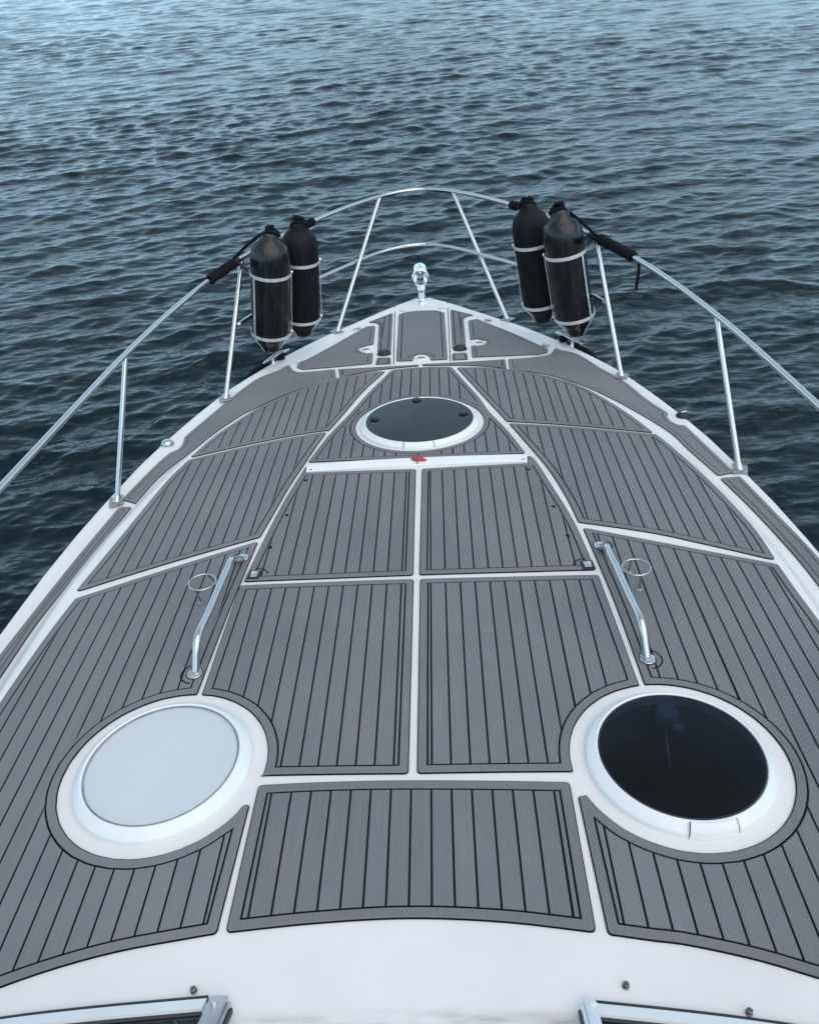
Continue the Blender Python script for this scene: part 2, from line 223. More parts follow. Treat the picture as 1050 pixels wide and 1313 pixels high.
# ------------------------------------------------------------------ 2-D polygon tools for the deck covering
def area(P): return .5*sum(P[i][0]*P[(i+1)%len(P)][1]-P[(i+1)%len(P)][0]*P[i][1] for i in range(len(P)))
def clean(P,eps=.0035):
    Q=[]
    for p in P:
        if not Q or math.hypot(p[0]-Q[-1][0],p[1]-Q[-1][1])>eps: Q.append(p)
    while len(Q)>3 and math.hypot(Q[0][0]-Q[-1][0],Q[0][1]-Q[-1][1])<=eps: Q.pop()
    return Q
def round_poly(P,r,th=28):
    out=[]; n=len(P)
    for i in range(n):
        a,b,c=[Vector(P[(i+k)%n][:2]) for k in (-1,0,1)]
        u=(a-b); v=(c-b); lu,lv=u.length,v.length
        if lu<1e-6 or lv<1e-6: continue
        u/=lu; v/=lv; turn=math.degrees(math.acos(max(-1,min(1,-u.dot(v)))))
        if turn<th: out.append((b.x,b.y)); continue
        half=max(.02,math.acos(max(-1,min(1,u.dot(v))))/2); t=min(r/math.tan(half),.45*lu,.45*lv,r*4); rr=t*math.tan(half)
        cen=b+(u+v).normalized()*(rr/math.sin(half)); p=b+u*t-cen; ang=math.atan2(p.x*(b+v*t-cen).y-p.y*(b+v*t-cen).x,p.dot(b+v*t-cen))
        for k in range(6):
            w=Matrix.Rotation(ang*k/5,2)@p; out.append((cen.x+w.x,cen.y+w.y))
    return clean(out,.0012)
def outline(sides,step=.035,r=.011):
    P=[]
    for s in sides:
        q=catmull([(x,y,0) for x,y in s],step) if len(s)>1 else [Vector((*s[0],0))]
        P+= [(v.x,v.y) for v in q]
    P=clean(P)
    if area(P)<0: P=P[::-1]
    return P
def moff(P,d):
    """mitred inset by d (CCW polygon)"""
    n=len(P); out=[]
    for i in range(n):
        a,b,c=P[i-1],P[i],P[(i+1)%n]
        u=(b[0]-a[0],b[1]-a[1]); v=(c[0]-b[0],c[1]-b[1]); lu=math.hypot(*u) or 1e-9; lv=math.hypot(*v) or 1e-9
        nu=(-u[1]/lu,u[0]/lu); nv=(-v[1]/lv,v[0]/lv); k=1+nu[0]*nv[0]+nu[1]*nv[1]; k=max(k,.12)
        out.append((b[0]+d*(nu[0]+nv[0])/k,b[1]+d*(nu[1]+nv[1])/k))
    return out
def segdist(p,A,B):
    d=B-A; t=np.clip(((p-A)*d).sum(1)/np.maximum((d*d).sum(1),1e-12),0,1); q=A+t[:,None]*d-p; return math.sqrt((q*q).sum(1).min())
def big_off(P,d):
    """inset with loops removed: points nearer than d to the outline are dropped, the gaps are closed at the crossing"""
    n=len(P); dense=[]
    for i in range(n):
        a,b=P[i],P[(i+1)%n]; k=max(1,int(math.hypot(b[0]-a[0],b[1]-a[1])/.012))
        dense+=[(a[0]+(b[0]-a[0])*j/k,a[1]+(b[1]-a[1])*j/k) for j in range(k)]
    A=np.array(P); B=np.roll(A,-1,0); Q=moff(dense,d)
    inside=lambda p: sum((A[i,1]>p[1])!=(B[i,1]>p[1]) and p[0]<(B[i,0]-A[i,0])*(p[1]-A[i,1])/(B[i,1]-A[i,1])+A[i,0] for i in range(n))%2==1
    ok=[segdist(np.array(q),A,B)>d*.985 and inside(q) for q in Q]; m=len(Q)
    if not any(ok): return None
    s=next(i for i in range(m) if ok[i] and ok[i-1]); out=[]; i=0
    while i<m:
        j=(s+i)%m
        if ok[j]: out.append(Q[j]); i+=1; continue
        k=i
        while k<m and not ok[(s+k)%m]: k+=1
        a0,a1,b0,b1=Q[(s+i-2)%m],Q[(s+i-1)%m],Q[(s+k)%m],Q[(s+k+1)%m]
        dx,dy=a1[0]-a0[0],a1[1]-a0[1]; ex,ey=b1[0]-b0[0],b1[1]-b0[1]; den=dx*ey-dy*ex
        if abs(den)>1e-9:
            t=((b0[0]-a1[0])*ey-(b0[1]-a1[1])*ex)/den; x=(a1[0]+dx*t,a1[1]+dy*t)
            if math.hypot(x[0]-a1[0],x[1]-a1[1])<.12 and math.hypot(x[0]-b0[0],x[1]-b0[1])<.12: out.append(x)
        i=k
    out=clean(out,.004)
    # thin out collinear points again
    res=[]; L=len(out)
    for i in range(L):
        a,b,c=(res[-1] if res else out[-1]),out[i],out[(i+1)%L]
        cr=abs((b[0]-a[0])*(c[1]-b[1])-(b[1]-a[1])*(c[0]-b[0])); ln=math.hypot(c[0]-a[0],c[1]-a[1]) or 1e-9
        if cr/ln>.00012 or math.hypot(b[0]-a[0],b[1]-a[1])>.07: res.append(b)
    return res
def densify(P,step=.09):
    out=[]
    for i in range(len(P)):
        a,b=P[i],P[(i+1)%len(P)]; k=max(1,int(math.hypot(b[0]-a[0],b[1]-a[1])/step)+(1 if math.hypot(b[0]-a[0],b[1]-a[1])>step else 0))
        out+=[(a[0]+(b[0]-a[0])*j/k,a[1]+(b[1]-a[1])*j/k) for j in range(k)]
    return out
ZB,ZT=.0034,.0062   # top of the black core, top of the grey sheet
def raised(bm,P,surf,lay,tone,hole=None,g=.0021,bev=.0016):
    """a grey slab with eased top edges standing on the black core; P is the centre line of the groove round it"""
    def ring(Q,h): return [bm.verts.new((x,y,surf(x,y)+h)) for x,y in Q]
    def side(Q,sgn):
        L0=moff(Q,g*sgn); L1=moff(Q,(g+bev)*sgn)
        r0=ring(L0,ZB-.0005); r1=ring(L0,ZT-bev*.9); r2=ring(L1,ZT); n=len(Q)
        for A,B in ((r0,r1),(r1,r2)):
            for k in range(n):
                q=(A[k],A[(k+1)%n],B[(k+1)%n],B[k]); f=bm.faces.new(q if sgn>0 else q[::-1]); f.material_index=1
                for l in f.loops: l[lay]=tone
        return r2
    r=side(P,1)
    if hole is None: drape(bm,moff(P,g+bev),surf,ZT,lay,tone,1); fs=[]
    else:
        h=side(hole,-1)
        es=[bm.edges.get((L[k],L[(k+1)%len(L)])) or bm.edges.new((L[k],L[(k+1)%len(L)])) for L in (r,h) for k in range(len(L))]
        zs=[(v,v.co.z) for L in (r,h) for v in L]
        for v,_ in zs: v.co.z=0
        fs=[f for f in bmesh.ops.triangle_fill(bm,use_beauty=True,edges=es)['geom'] if isinstance(f,bmesh.types.BMFace)]
        for v,z in zs: v.co.z=z
        for f in fs:
            f.normal_update()
            if f.normal.z<0: f.normal_flip()
    for f in fs:
        f.material_index=1
        for l in f.loops: l[lay]=tone
def drape(bm,P,surf,h,lay,tone,mi):
    """fill P with small faces that follow the camber"""
    b=bmesh.new(); b.faces.new([b.verts.new((x,y,0)) for x,y in P])
    xs=[p[0] for p in P]; ys=[p[1] for p in P]
    for ax,lo,hi,st in ((0,min(xs),max(xs),.05),(1,min(ys),max(ys),.11)):
        for k in range(int(lo/st)-1,int(hi/st)+2):
            v=k*st+.0137
            if lo+.004<v<hi-.004: bmesh.ops.bisect_plane(b,geom=b.verts[:]+b.edges[:]+b.faces[:],plane_co=(v,v,0),plane_no=(1,0,0) if ax==0 else (0,1,0),dist=1e-5)
    mp={v:bm.verts.new((v.co.x,v.co.y,surf(v.co.x,v.co.y)+h)) for v in b.verts}
    for f in b.faces:
        q=[mp[v] for v in f.verts]
        if f.normal.z<0: q=q[::-1]
        g=bm.faces.new(q); g.material_index=mi
        for l in g.loops: l[lay]=tone
    b.free()
def planks(Q,xs):
    """cut polygon Q along the lines x = const; slivers are merged into the neighbour"""
    bm=bmesh.new(); bm.faces.new([bm.verts.new((x,y,0)) for x,y in Q])
    lo,hi=min(p[0] for p in Q),max(p[0] for p in Q)
    for x in xs:
        if lo+.006<x<hi-.006:
            bmesh.ops.bisect_plane(bm,geom=bm.verts[:]+bm.edges[:]+bm.faces[:],plane_co=(x,0,0),plane_no=(1,0,0),dist=1e-5)
    for _ in range(3):
        bm.faces.ensure_lookup_table(); done=True
        for f in bm.faces:
            xs_=[v.co.x for v in f.verts]; w=max(xs_)-min(xs_); A=f.calc_area(); ln=max(v.co.y for v in f.verts)-min(v.co.y for v in f.verts)
            if A<.0011 or w<.007 or A/max(ln,w)<.0075:
                e=max((e for e in f.edges if len(e.link_faces)==2),key=lambda e:e.calc_length(),default=None)
                if e: bmesh.ops.dissolve_edges(bm,edges=[e],use_verts=False); done=False; break
        if done: break
    out=[]
    for f in bm.faces:
        P=[(v.co.x,v.co.y) for v in f.verts]
        if area(P)<0: P=P[::-1]
        out.append(clean(P,.0035))
    bm.free(); return out
def panel(sides,surf,W=.027,lines=None,r=.011,parent=None,label=None,g=.0024,hole=None):
    P0=outline(sides); P=round_poly(P0,r)
    def halves(Q,rad):
        cx,cy,_=hole; out=[]
        for s in (1,-1):
            H=[]
            for i in range(len(Q)):
                a,b=Q[i],Q[(i+1)%len(Q)]; da,db=s*(a[1]-cy),s*(b[1]-cy)
                if da>=0: H.append(a)
                if da*db<0:
                    t=da/(da-db); H.append((a[0]+(b[0]-a[0])*t,cy))
            # put the arc in between the two crossing points
            k=next(i for i in range(len(H)) if abs(H[i][1]-cy)<1e-9 and abs(H[(i+1)%len(H)][1]-cy)<1e-9)
            arc=[(cx-s*rad*math.cos(math.pi*j/40),cy+s*rad*math.sin(math.pi*j/40)) for j in range(41)]
            H=H[:k+1]+arc+H[k+1:]; out.append(clean(H,.003))
        return out
    bm=bmesh.new(); lay=bm.loops.layers.float_color.new('tone')
    bot=[bm.verts.new((x,y,surf(x,y)-.004)) for x,y in P]; top=[bm.verts.new((x,y,surf(x,y)+ZB)) for x,y in P]; n=len(P)
    for k in range(n): bm.faces.new((bot[k],bot[(k+1)%n],top[(k+1)%n],top[k]))
    for q in (halves(P,hole[2]) if hole else [P]): drape(bm,q,surf,ZB,lay,(1,1,1,1),0)
    if hole:
        cx,cy,hr=hole; cir=lambda rad:[(cx+rad*math.cos(2*math.pi*j/96),cy+rad*math.sin(2*math.pi*j/96)) for j in range(96)]
    base=random.uniform(.95,1.05)
    tn=lambda: (lambda v:(v*random.uniform(.99,1.01),v,v*random.uniform(.99,1.015),1))(base*random.uniform(.965,1.035))
    Q=big_off(P0,W) if W else None
    if Q and len(Q)>3 and area(Q)>.002:
        Q=round_poly(Q,.007,40) if not lines else Q
        Q=clean(Q,.003)
        raised(bm,P,surf,lay,tn(),hole=Q,g=g)
        if hole: raised(bm,cir(hr+W),surf,lay,tn(),hole=cir(hr),g=g)
        for piece in ([p for h in halves(Q,hr+W) for p in planks(h,lines)] if hole else planks(Q,lines) if lines else [Q]):
            piece=densify(clean(piece)); 
            if len(piece)<3 or area(piece)<.0003: continue
            raised(bm,piece,surf,lay,tn(),g=g)
    else: raised(bm,P,surf,lay,tn(),g=g)
    o=mesh_obj('deck_panel',bm,[BLACK,FOAM],parent)
    if label: o['label']=label
    return o
# ================================================================== THE BOAT
boat=thing('motor_boat','white motor boat with grey plank pattern deck, round hatches and stainless bow rail','boat')
# ---- deck shell: columns follow the gunwale, the side deck and the trunk
def tab(pts):
    ys=np.array([p[0] for p in pts][::-1]); xs=np.array([p[1] for p in pts][::-1]); return lambda y: float(np.interp(y,ys,xs))
def smooth_tab(pts,sig=.06):
    f=tab(pts); return lambda y: sum(f(y+sig*k)*w for k,w in ((-2,.1),(-1,.25),(0,.3),(1,.25),(2,.1)))
xg_=tab([(5.70,0),(5.694,.03),(5.68,.06),(5.64,.10),(5.57,.17),(5.46,.255),(5.355,.33),(5.16,.475),(4.97,.62),(4.79,.735),(4.62,.84),(4.47,.918),(4.235,1.03),(4.10,1.078),(3.92,1.137),(3.75,1.19),(3.6,1.237),(3.416,1.288),(3.112,1.354),(2.9,1.397),(2.64,1.437),(2.4,1.462),(2.29,1.472),(1.9,1.497),(1.5,1.513),(.5,1.53),(-1,1.51),(-3.2,1.42)])
XI=smooth_tab([(5.75,0),(5.55,.03),(5.4,.17),(5.2,.33),(5.0,.47),(4.8,.61),(4.537,.772),(4.465,.828),(4.368,.885),(4.23,.955),(4.07,1.017),(3.87,1.084),(3.7,1.14),(3.53,1.185),(3.416,1.218),(3.128,1.294),(3.06,1.306),(2.8,1.361),(2.5,1.415),(2.23,1.44),(1.5,1.487),(.5,1.50),(-3.2,1.38)])
XS=smooth_tab([(5.75,0),(5.4,.12),(5.0,.4),(4.6,.6),(4.18,.70),(4.05,.777),(3.96,.81),(3.882,.86),(3.786,.925),(3.694,.985),(3.48,1.078),(3.35,1.13),(3.27,1.158),(3.08,1.208),(2.87,1.264),(2.65,1.310),(2.5,1.328),(2.36,1.345),(2.08,1.365),(1.5,1.392),(.5,1.40),(-3.2,1.30)],.05)
XT=smooth_tab([(5.75,0),(5.4,.09),(5.0,.34),(4.6,.53),(4.18,.63),(4.05,.74),(3.95,.79),(3.84,.872),(3.763,.915),(3.63,.983),(3.4,1.056),(3.28,1.088),(3.08,1.137),(2.8,1.196),(2.67,1.208),(2.5,1.236),(2.42,1.244),(2.1,1.253),(1.5,1.267),(.5,1.26),(-3.2,1.18)],.05)
HATCH=[(-.659,1.567,.204,'large'),(.678,1.543,.204,'large'),(.001,3.608,.243,'front')]
bm=bmesh.new()
ys=[5.70-.14*(k/14)**2 for k in range(14)]+list(np.arange(5.56,.30,-.0155))+list(np.arange(.28,-3.2,-.12))
rows=[]
for y in ys:
    g_=max(xg_(y),.0005); i_=min(XI(y),g_-min(.02,g_*.4)); s_=min(XS(y),i_-min(.02,i_*.2)); t_=min(XT(y),s_-min(.012,s_*.1))
    half=[]
    for k in range(62): x=t_*k/62; half.append((x,T(x,y)))
    for k in range(8):
        u=k/8; x=t_+(s_-t_)*u; w=ss(u*1.0); half.append((x,T(x,y)*(1-w)+S(x,y)*w))
    for k in range(5): x=s_+(i_-s_)*k/5; half.append((x,S(x,y)))
    wd=g_-i_
    for u,h in ((0,0),(.12,.002),(.25,.005),(.5,.008),(.75,.0075),(.88,.004),(.95,-.002),(1,-.012)): half.append((i_+wd*u,S(i_+wd*u,y)+h*min(1,wd/.05)))
    row=[(-x,z) for x,z in half[:0:-1]]+half
    rows.append([bm.verts.new((x,y,z)) for x,z in row])
for A,B in zip(rows,rows[1:]):
    for k in range(len(A)-1):
        if any(min((v.co.x-hx)**2+(v.co.y-hy)**2 for v in (A[k],A[k+1],B[k],B[k+1]))<hr*hr for hx,hy,hr,_ in HATCH): continue
        bm.faces.new((A[k],B[k],B[k+1],A[k+1]))
deck=mesh_obj('deck',bm,GEL,boat,ang=40)
# ---- hull below the gunwale, with a rubbing strake
bm=bmesh.new(); HR=[]
for y in ys[::3]+[ys[-1]]:
    g_=max(xg_(y),.0005); z=S(g_,y)-.010; t=max(0,(y+3.2)/8.9)
    prof=[(1,0),(1.004,-.02),(1.0+.012/max(g_,.2),-.035),(1.0+.012/max(g_,.2),-.075),(.998,-.09),(.985-.10*t,-.45),(.95-.28*t,-.95),(.85-.5*t,-1.55),(.2,-2.1),(0,-2.2)]
    pts=[(g_*a,y-(1.25*(-h/2.2)*t**3),z+h) for a,h in prof]
    HR.append([bm.verts.new((-a,b_,c_)) for a,b_,c_ in pts]+[bm.verts.new(p_) for p_ in pts[-2::-1]])
for A,B in zip(HR,HR[1:]):
    for k in range(len(A)-1): bm.faces.new((A[k],A[k+1],B[k+1],B[k]))
bm.faces.new(HR[-1])
bmesh.ops.recalc_face_normals(bm,faces=bm.faces[:])
mesh_obj('hull',bm,HULL,boat,ang=35)
# ---- deck covering
P=.0492
LN=[P*k for k in range(-28,29)]
LF_=[-.003+.0502*k for k in range(-9,10)]
panel(OUT['HP'],T,.025,LN,parent=boat,hole=(.001,3.608,.298))
LO=[s_*(.5325+.0489*k) for k in range(-5,18) for s_ in (-1,1)]; LA_=[s_*(.4515+.0493*k) for k in range(-1,20) for s_ in (-1,1)]
for k in ('M1','M2','R1','R2'): panel(OUT[k],T,.027,LN,parent=boat)
for k in ('L1','Q1','L2','Q2'): panel(OUT[k],T,.027,LO,parent=boat)
for k in ('L3','R3'): panel(OUT[k],T,.027,LA_,parent=boat)
panel([OUT['F'][0],OUT['F'][1],[(.391,1.078),(.2,1.104),(0,1.1165),(-.2,1.111),(-.398,1.096)],[(-.398,1.096),OUT['F'][3][-1]]],T,.028,LF_,parent=boat)
for k in ('SL1','SL2','SR1','SR2'): panel(OUT[k],S,.021,None,r=.012,parent=boat,g=.0013)
for k in ('FSL','FSR'): panel(OUT[k],T,.018,None,r=.006,parent=boat)
for k in ('LLK','RLK'): panel(OUT[k],S,.024,None,r=.012,parent=boat,g=.0016)
panel(OUT['CLK'],S,.024,None,r=.012,parent=boat)
for k in ('SLK','SRK'): panel(OUT[k],S,.017,[-.199,.199,-.235,.235],r=.008,parent=boat)
for k in ('PL','PR'): panel(OUT[k],S,.012,None,r=.005,parent=boat)
# ---- seams between the anchor locker lids
for s in (((-.179,5.568),(-.165,5.0),(-.147,4.405)),((.168,5.57),(.165,5.0),(.160,4.405))):
    bm=bmesh.new(); q=catmull([(x,y,0) for x,y in s],.05)
    for a_,b_ in zip(q,q[1:]):
        bm.faces.new([bm.verts.new((x+dx,y,S(x,y)+.0065*(ss((y-5.40)/.1))+.0018)) for x,y,dx in ((a_.x,a_.y,-.0024),(b_.x,b_.y,-.0024),(b_.x,b_.y,.0024),(a_.x,a_.y,.0024))][::-1])
    bmesh.ops.remove_doubles(bm,verts=bm.verts[:],dist=1e-5); bmesh.ops.recalc_face_normals(bm,faces=bm.faces[:])
    mesh_obj('lid_seam',bm,WIND,boat)
# ---- hatches
def hatch(x,y,kind):
    m=frame_at(x,y); big=kind!='front'; go=(.204 if kind=='white' else .206) if big else .248; fo=.235 if big else .276; H=.032 if big else .024
    bm=bmesh.new(); w=fo-go
    lathe(bm,[(fo-.001,-.008),(fo,.001),(fo,H*.36),(fo-.0015,H*.43),(fo-.008,H*.60),(fo-.016,H*.82),(fo-.021 if big else fo-.017,H*.93),(go+.005,H+.0005),(go+.0015,H-.001),(go,H-.004),(go-.001,-.03)],m,96)
    fr=mesh_obj('deck_hatch',bm,HFR,boat,ang=38)
    bm=bmesh.new(); lathe(bm,[(go-.0006,H-.0022),(go-.004,H-.0016),(go-.0046,H-.004)],m,96); mesh_obj('gasket',bm,RUB if kind!='white' else DULL,fr,ang=40)
    bm=bmesh.new(); lathe(bm,[(go-.0046,H-.0026),(go*.5,H-.0022),(.01,H-.002)],m,96,cap1=True)
    if kind!='white': lathe(bm,[(go-.0046,H-.0076),(go*.5,H-.0072),(.01,H-.007)],m,96,cap1=True)
    mesh_obj('pane',bm,GCLR if kind=='white' else GDARK if kind=='dark' else GFRONT,fr,ang=60)
    bm=bmesh.new()
    if kind=='white':
        lathe(bm,[(go-.001,H-.006),(go-.0045,H-.0105),(.01,H-.0105)],m,72,cap1=True); mesh_obj('blind',bm,BLIND,fr,ang=40)
    else:
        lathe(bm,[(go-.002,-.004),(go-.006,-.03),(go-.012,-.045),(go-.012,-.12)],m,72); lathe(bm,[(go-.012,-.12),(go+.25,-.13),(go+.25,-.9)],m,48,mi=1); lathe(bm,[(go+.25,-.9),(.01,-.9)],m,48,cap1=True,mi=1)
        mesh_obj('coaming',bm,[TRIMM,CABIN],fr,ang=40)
    for dx,dy in ((.1,.18),(-.13,.16)) if not big else ():
        pass
    return fr,m,H,go,fo
def tab_(fr,m,H,go,fo,hw):
    bm=bmesh.new(); n=10; R0,R1=go+.010,fo+.002; pr=[(R0,H-.001),(R0+.0015,H+.0022),(R1-.016,H+.0018),(R1-.006,H*.72),(R1-.001,H*.45),(R1+.001,0.0)]
    lathe(bm,pr,m,12,a0=-math.pi/2-hw/fo,a1=-math.pi/2+hw/fo)
    mesh_obj('hinge_cover',bm,HFR,fr,ang=40)
    for s in (-1,1):
        bm=bmesh.new(); a=-math.pi/2+s*(hw/fo+.006)
        lathe(bm,[(r_,h_+.0006) for r_,h_ in ((R0,H+.0022),(R1-.016,H+.0018),(R1-.006,H*.75),(R1-.001,H*.48),(R1+.001,.006))],m,1,a0=a-.0045,a1=a+.0045); mesh_obj('hinge_gap',bm,WIND,fr)
fr,m,H,go,fo=hatch(-.659,1.567,'white'); fr['label']='white ring hatch with a milky white pane, aft on the left'
fr,m,H,go,fo=hatch(.678,1.543,'dark'); fr['label']='white ring hatch with a dark see through pane, aft on the right'
tab_(fr,m@Matrix.Rotation(.10,4,'Z'),H,go,fo,.058)
bm=bmesh.new(); lathe(bm,[(.03,-.03),(.033,-.005),(.032,.012),(.028,.018)],m@Matrix.Translation((.006,.160,0)),32,cap1=True)
box(bm,m@Matrix.Translation((.03,.125,-.012)),.03,.022,.012,.003); mesh_obj('catch',bm,GREYP,fr,ang=40)
bm=bmesh.new(); tube(bm,[m@Vector(p) for p in ((-.006,.145,.002),(-.010,.09,-.012),(-.020,.00,-.028))],.0045,10); mesh_obj('catch_rod',bm,DULL,fr,smooth=True)
fr,m,H,go,fo=hatch(.001,3.608,'front'); fr['label']='white ring hatch with a smoked pane and three dark knobs, near the bow'
tab_(fr,m,H,go,fo,.066)
for dx,dy in ((-.208,.02),(.204,.035),(-.016,.222)):
    bm=bmesh.new(); lathe(bm,[(.021,H-.003),(.021,H+.003),(.017,H+.006)],m@Matrix.Translation((dx,dy,0)),24,cap1=True); mesh_obj('knob',bm,KNOB,fr,ang=40)
bm=bmesh.new(); tube(bm,[m@Vector((-.012,y_,-.02)) for y_ in (.2,.0,-.2)],.005,8); mesh_obj('catch_rod',bm,DULL,fr,smooth=True)
# ---- white hinge strip across the deck, with the grooves along it
bm=bmesh.new()
prof=[(0,-.003),(0,.009),(.003,.012),(.016,.0125),(.019,.0095),(.022,.0125),(.040,.0135),(.043,.0105),(.046,.0135),(.062,.0125),(.066,.008),(.066,-.003)]
L=[]
for k in range(25):
    x=-.474+.929*k/24; y0=3.170+(3.163-3.170)*k/24; L.append([bm.verts.new((x,y0+a*1.0,T(x,y0)+h)) for a,h in prof])
for A,B in zip(L,L[1:]):
    for j in range(len(prof)-1): bm.faces.new((A[j],B[j],B[j+1],A[j+1]))
bm.faces.new(L[0]); bm.faces.new(L[-1][::-1]); bmesh.ops.recalc_face_normals(bm,faces=bm.faces[:])
hb=mesh_obj('hinge_strip',bm,HFR,boat,ang=25)
for x in (-.455,-.004,.437):
    bm=bmesh.new(); lathe(bm,[(.0055,-.002),(.0055,.0012),(.003,.0022)],frame_at(x,3.178,T,.0125),16,cap1=True); mesh_obj('screw',bm,DULL,hb,ang=40)
# ---- small fittings in the covering
def latch(x,y,w,l,rz=0):
    m=frame_at(x,y,T,.0055,rz); bm=bmesh.new(); box(bm,m,w*1.75,l*1.55,.003,.0014); o=mesh_obj('push_latch',bm,KNOB,boat,ang=40)
    bm=bmesh.new(); box(bm,m@Matrix.Translation((0,0,.003)),w,l,.004,.0018); box(bm,m@Matrix.Translation((0,0,.0055)),w*.35,l*.5,.002,.0006); mesh_obj('plate',bm,CHROME,o,ang=40)
latch(-.566,2.428,.026,.034,-.1); latch(.582,2.404,.026,.034,.1)
for x,y in ((-.467,3.097),(-.507,2.821),(-.536,2.597),(.453,3.098),(.516,2.795),(.541,2.588)):
    bm=bmesh.new(); lathe(bm,[(.0072,.0),(.0072,.0069),(.0060,.0069),(.0058,.0052)],frame_at(x,y)@Matrix.Diagonal((1,1.2,1,1)),20,mi=0); lathe(bm,[(.0060,.0066),(.001,.0066)],frame_at(x,y)@Matrix.Diagonal((1,1.2,1,1)),20,cap1=True,mi=1)
    mesh_obj('plug',bm,[BLACK,FOAM],boat)
def pull(x,y,rz):
    m=frame_at(x,y,S,.001,rz); bm=bmesh.new(); lathe(bm,[(.040,-.002),(.039,.004),(.034,.006),(.028,.003),(.026,.001)],m@Matrix.Diagonal((1,.85,1,1)),32,cap1=True); o=mesh_obj('lid_pull',bm,HFR,boat,ang=40)
    bm=bmesh.new(); lathe(bm,[(.023,.0015),(.021,.004),(.013,.0045)],m@Matrix.Diagonal((1,.8,1,1)),28,cap1=True); box(bm,m@Matrix.Translation((0,0,.006)),.026,.008,.004,.0015); mesh_obj('catch',bm,DULL,o,ang=40)
pull(-.318,4.683,0); pull(.334,4.694,0); pull(.002,4.483,0)
for x,y,sw in ((-.208,4.585,0),(.220,4.598,0)):
    m=frame_at(x,y,S); bm=bmesh.new(); lathe(bm,[(.040,-.002),(.040,.006),(.034,.010),(.033,.016),(.028,.024),(.015,.027)],m@Matrix.Diagonal((1,.85,1,1)),32,cap1=True); mesh_obj('foot_switch',bm,KNOB,boat,ang=35)
for x,y,a in ((-.394,5.085,.62),(-.681,4.570,.65),(-.122,5.418,0),(.131,5.430,0),(.404,5.104,-.62),(.695,4.608,-.65)):
    m=frame_at(x,y,S,.002,a); bm=bmesh.new(); box(bm,m,.046,.020,.006,.002); tube(bm,[m@Vector((-.024,.012,.004)),m@Vector((.024,.012,.004))],.0048,10); mesh_obj('lid_hinge',bm,CHROME,boat,ang=40)
for x,y in ((-.439,.974),(.43,.967),(.655,.916)):
    bm=bmesh.new(); m=frame_at(x,y); lathe(bm,[(.0072,-.001),(.0072,.0025),(.0055,.0033),(.0050,.008),(.0063,.010),(.004,.012)],m,24,cap1=True); mesh_obj('snap_stud',bm,STUD,boat,ang=40)
# ---- cleats
def cleat(a,b_,h=.046):
    a,b_=Vector(a),Vector(b_); bm=bmesh.new(); n=14; q=[]; rr=[]
    for k in range(n+1):
        u=k/n; q.append(a.lerp(b_,u)+Vector((0,0,-.008*(2*u-1)**2+.004))); rr.append(.0115*(1-.75*abs(2*u-1)**3)*.9)
    tube(bm,q,rr,12); o=mesh_obj('cleat',bm,CHROME,boat,smooth=True)
    for u in (.34,.66):
        p=a.lerp(b_,u); z=S(p.x,p.y); bm=bmesh.new(); tube(bm,[(p.x,p.y,z-.004),(p.x,p.y,z+.004),(p.x,p.y,z+.012),(p.x,p.y,p.z)],[.017,.016,.0085,.0085],14); mesh_obj('leg',bm,CHROME,o,smooth=True)
cleat((-.880,4.497,-.020),(-.755,4.702,-.020)); cleat((.764,4.738,-.020),(.888,4.524,-.020))
# ---- dome caps on the gunwale
for x,y,k in ((-1.197,3.612,0),(1.213,3.632,1)):
    m=frame_at(x,y,S,.006); bm=bmesh.new()
    lathe(bm,[(.031,-.01),(.031,.004),(.029,.007)],m,32,cap1=True); o=mesh_obj('dome_cap',bm,DULL if not k else KNOB,boat,ang=40)
    bm=bmesh.new(); lathe(bm,[(.027,.006),(.0262,.011),(.021,.018),(.013,.022),(.004,.0235)],m,32,cap1=True); mesh_obj('dome',bm,CHROME if not k else KNOB,o,smooth=True)
    if k:
        o['label']='black dome cap with a steel slot cover'; bm=bmesh.new(); box(bm,m@Matrix.Translation((.004,.004,.0215))@Matrix.Rotation(.4,4,'Z'),.030,.011,.007,.003); mesh_obj('cover',bm,POL,o,ang=40)
# ---- searchlight on the stem head
px,py=-.002,5.600; m=frame_at(px,py,S,.006); bm=bmesh.new()
lathe(bm,[(.046,-.012),(.045,.002),(.036,.010),(.026,.014),(.023,.022),(.027,.040),(.031,.065),(.030,.090),(.024,.112),(.016,.128)],m,36,cap1=True); sl=mesh_obj('searchlight',bm,POL,boat,ang=50)
hd=Vector((px,py-.050,S(px,py)+.186)); ax=Vector((.02,-.97,-.16)).normalized(); am=axis_mat(hd,ax)
bm=bmesh.new(); lathe(bm,[(.012,-.128),(.034,-.124),(.046,-.114),(.050,-.098),(.050,-.010),(.055,-.008),(.058,.0),(.058,.018),(.055,.021),(.050,.019)],am,40,cap0=True); mesh_obj('housing',bm,POL,sl,ang=40)
bm=bmesh.new(); lathe(bm,[(.050,.016),(.042,.002),(.028,-.016),(.012,-.027),(.004,-.030)],am,36,cap1=True); lathe(bm,[(.007,-.03),(.008,-.01),(.004,-.004)],am,14,cap1=True); mesh_obj('reflector',bm,POL,sl,ang=50)
bm=bmesh.new(); lathe(bm,[(.0505,.0165),(.03,.020),(.005,.022)],am,36,cap1=True); mesh_obj('lens',bm,glass('lens_glass',(.95,.97,1)),sl,smooth=True)
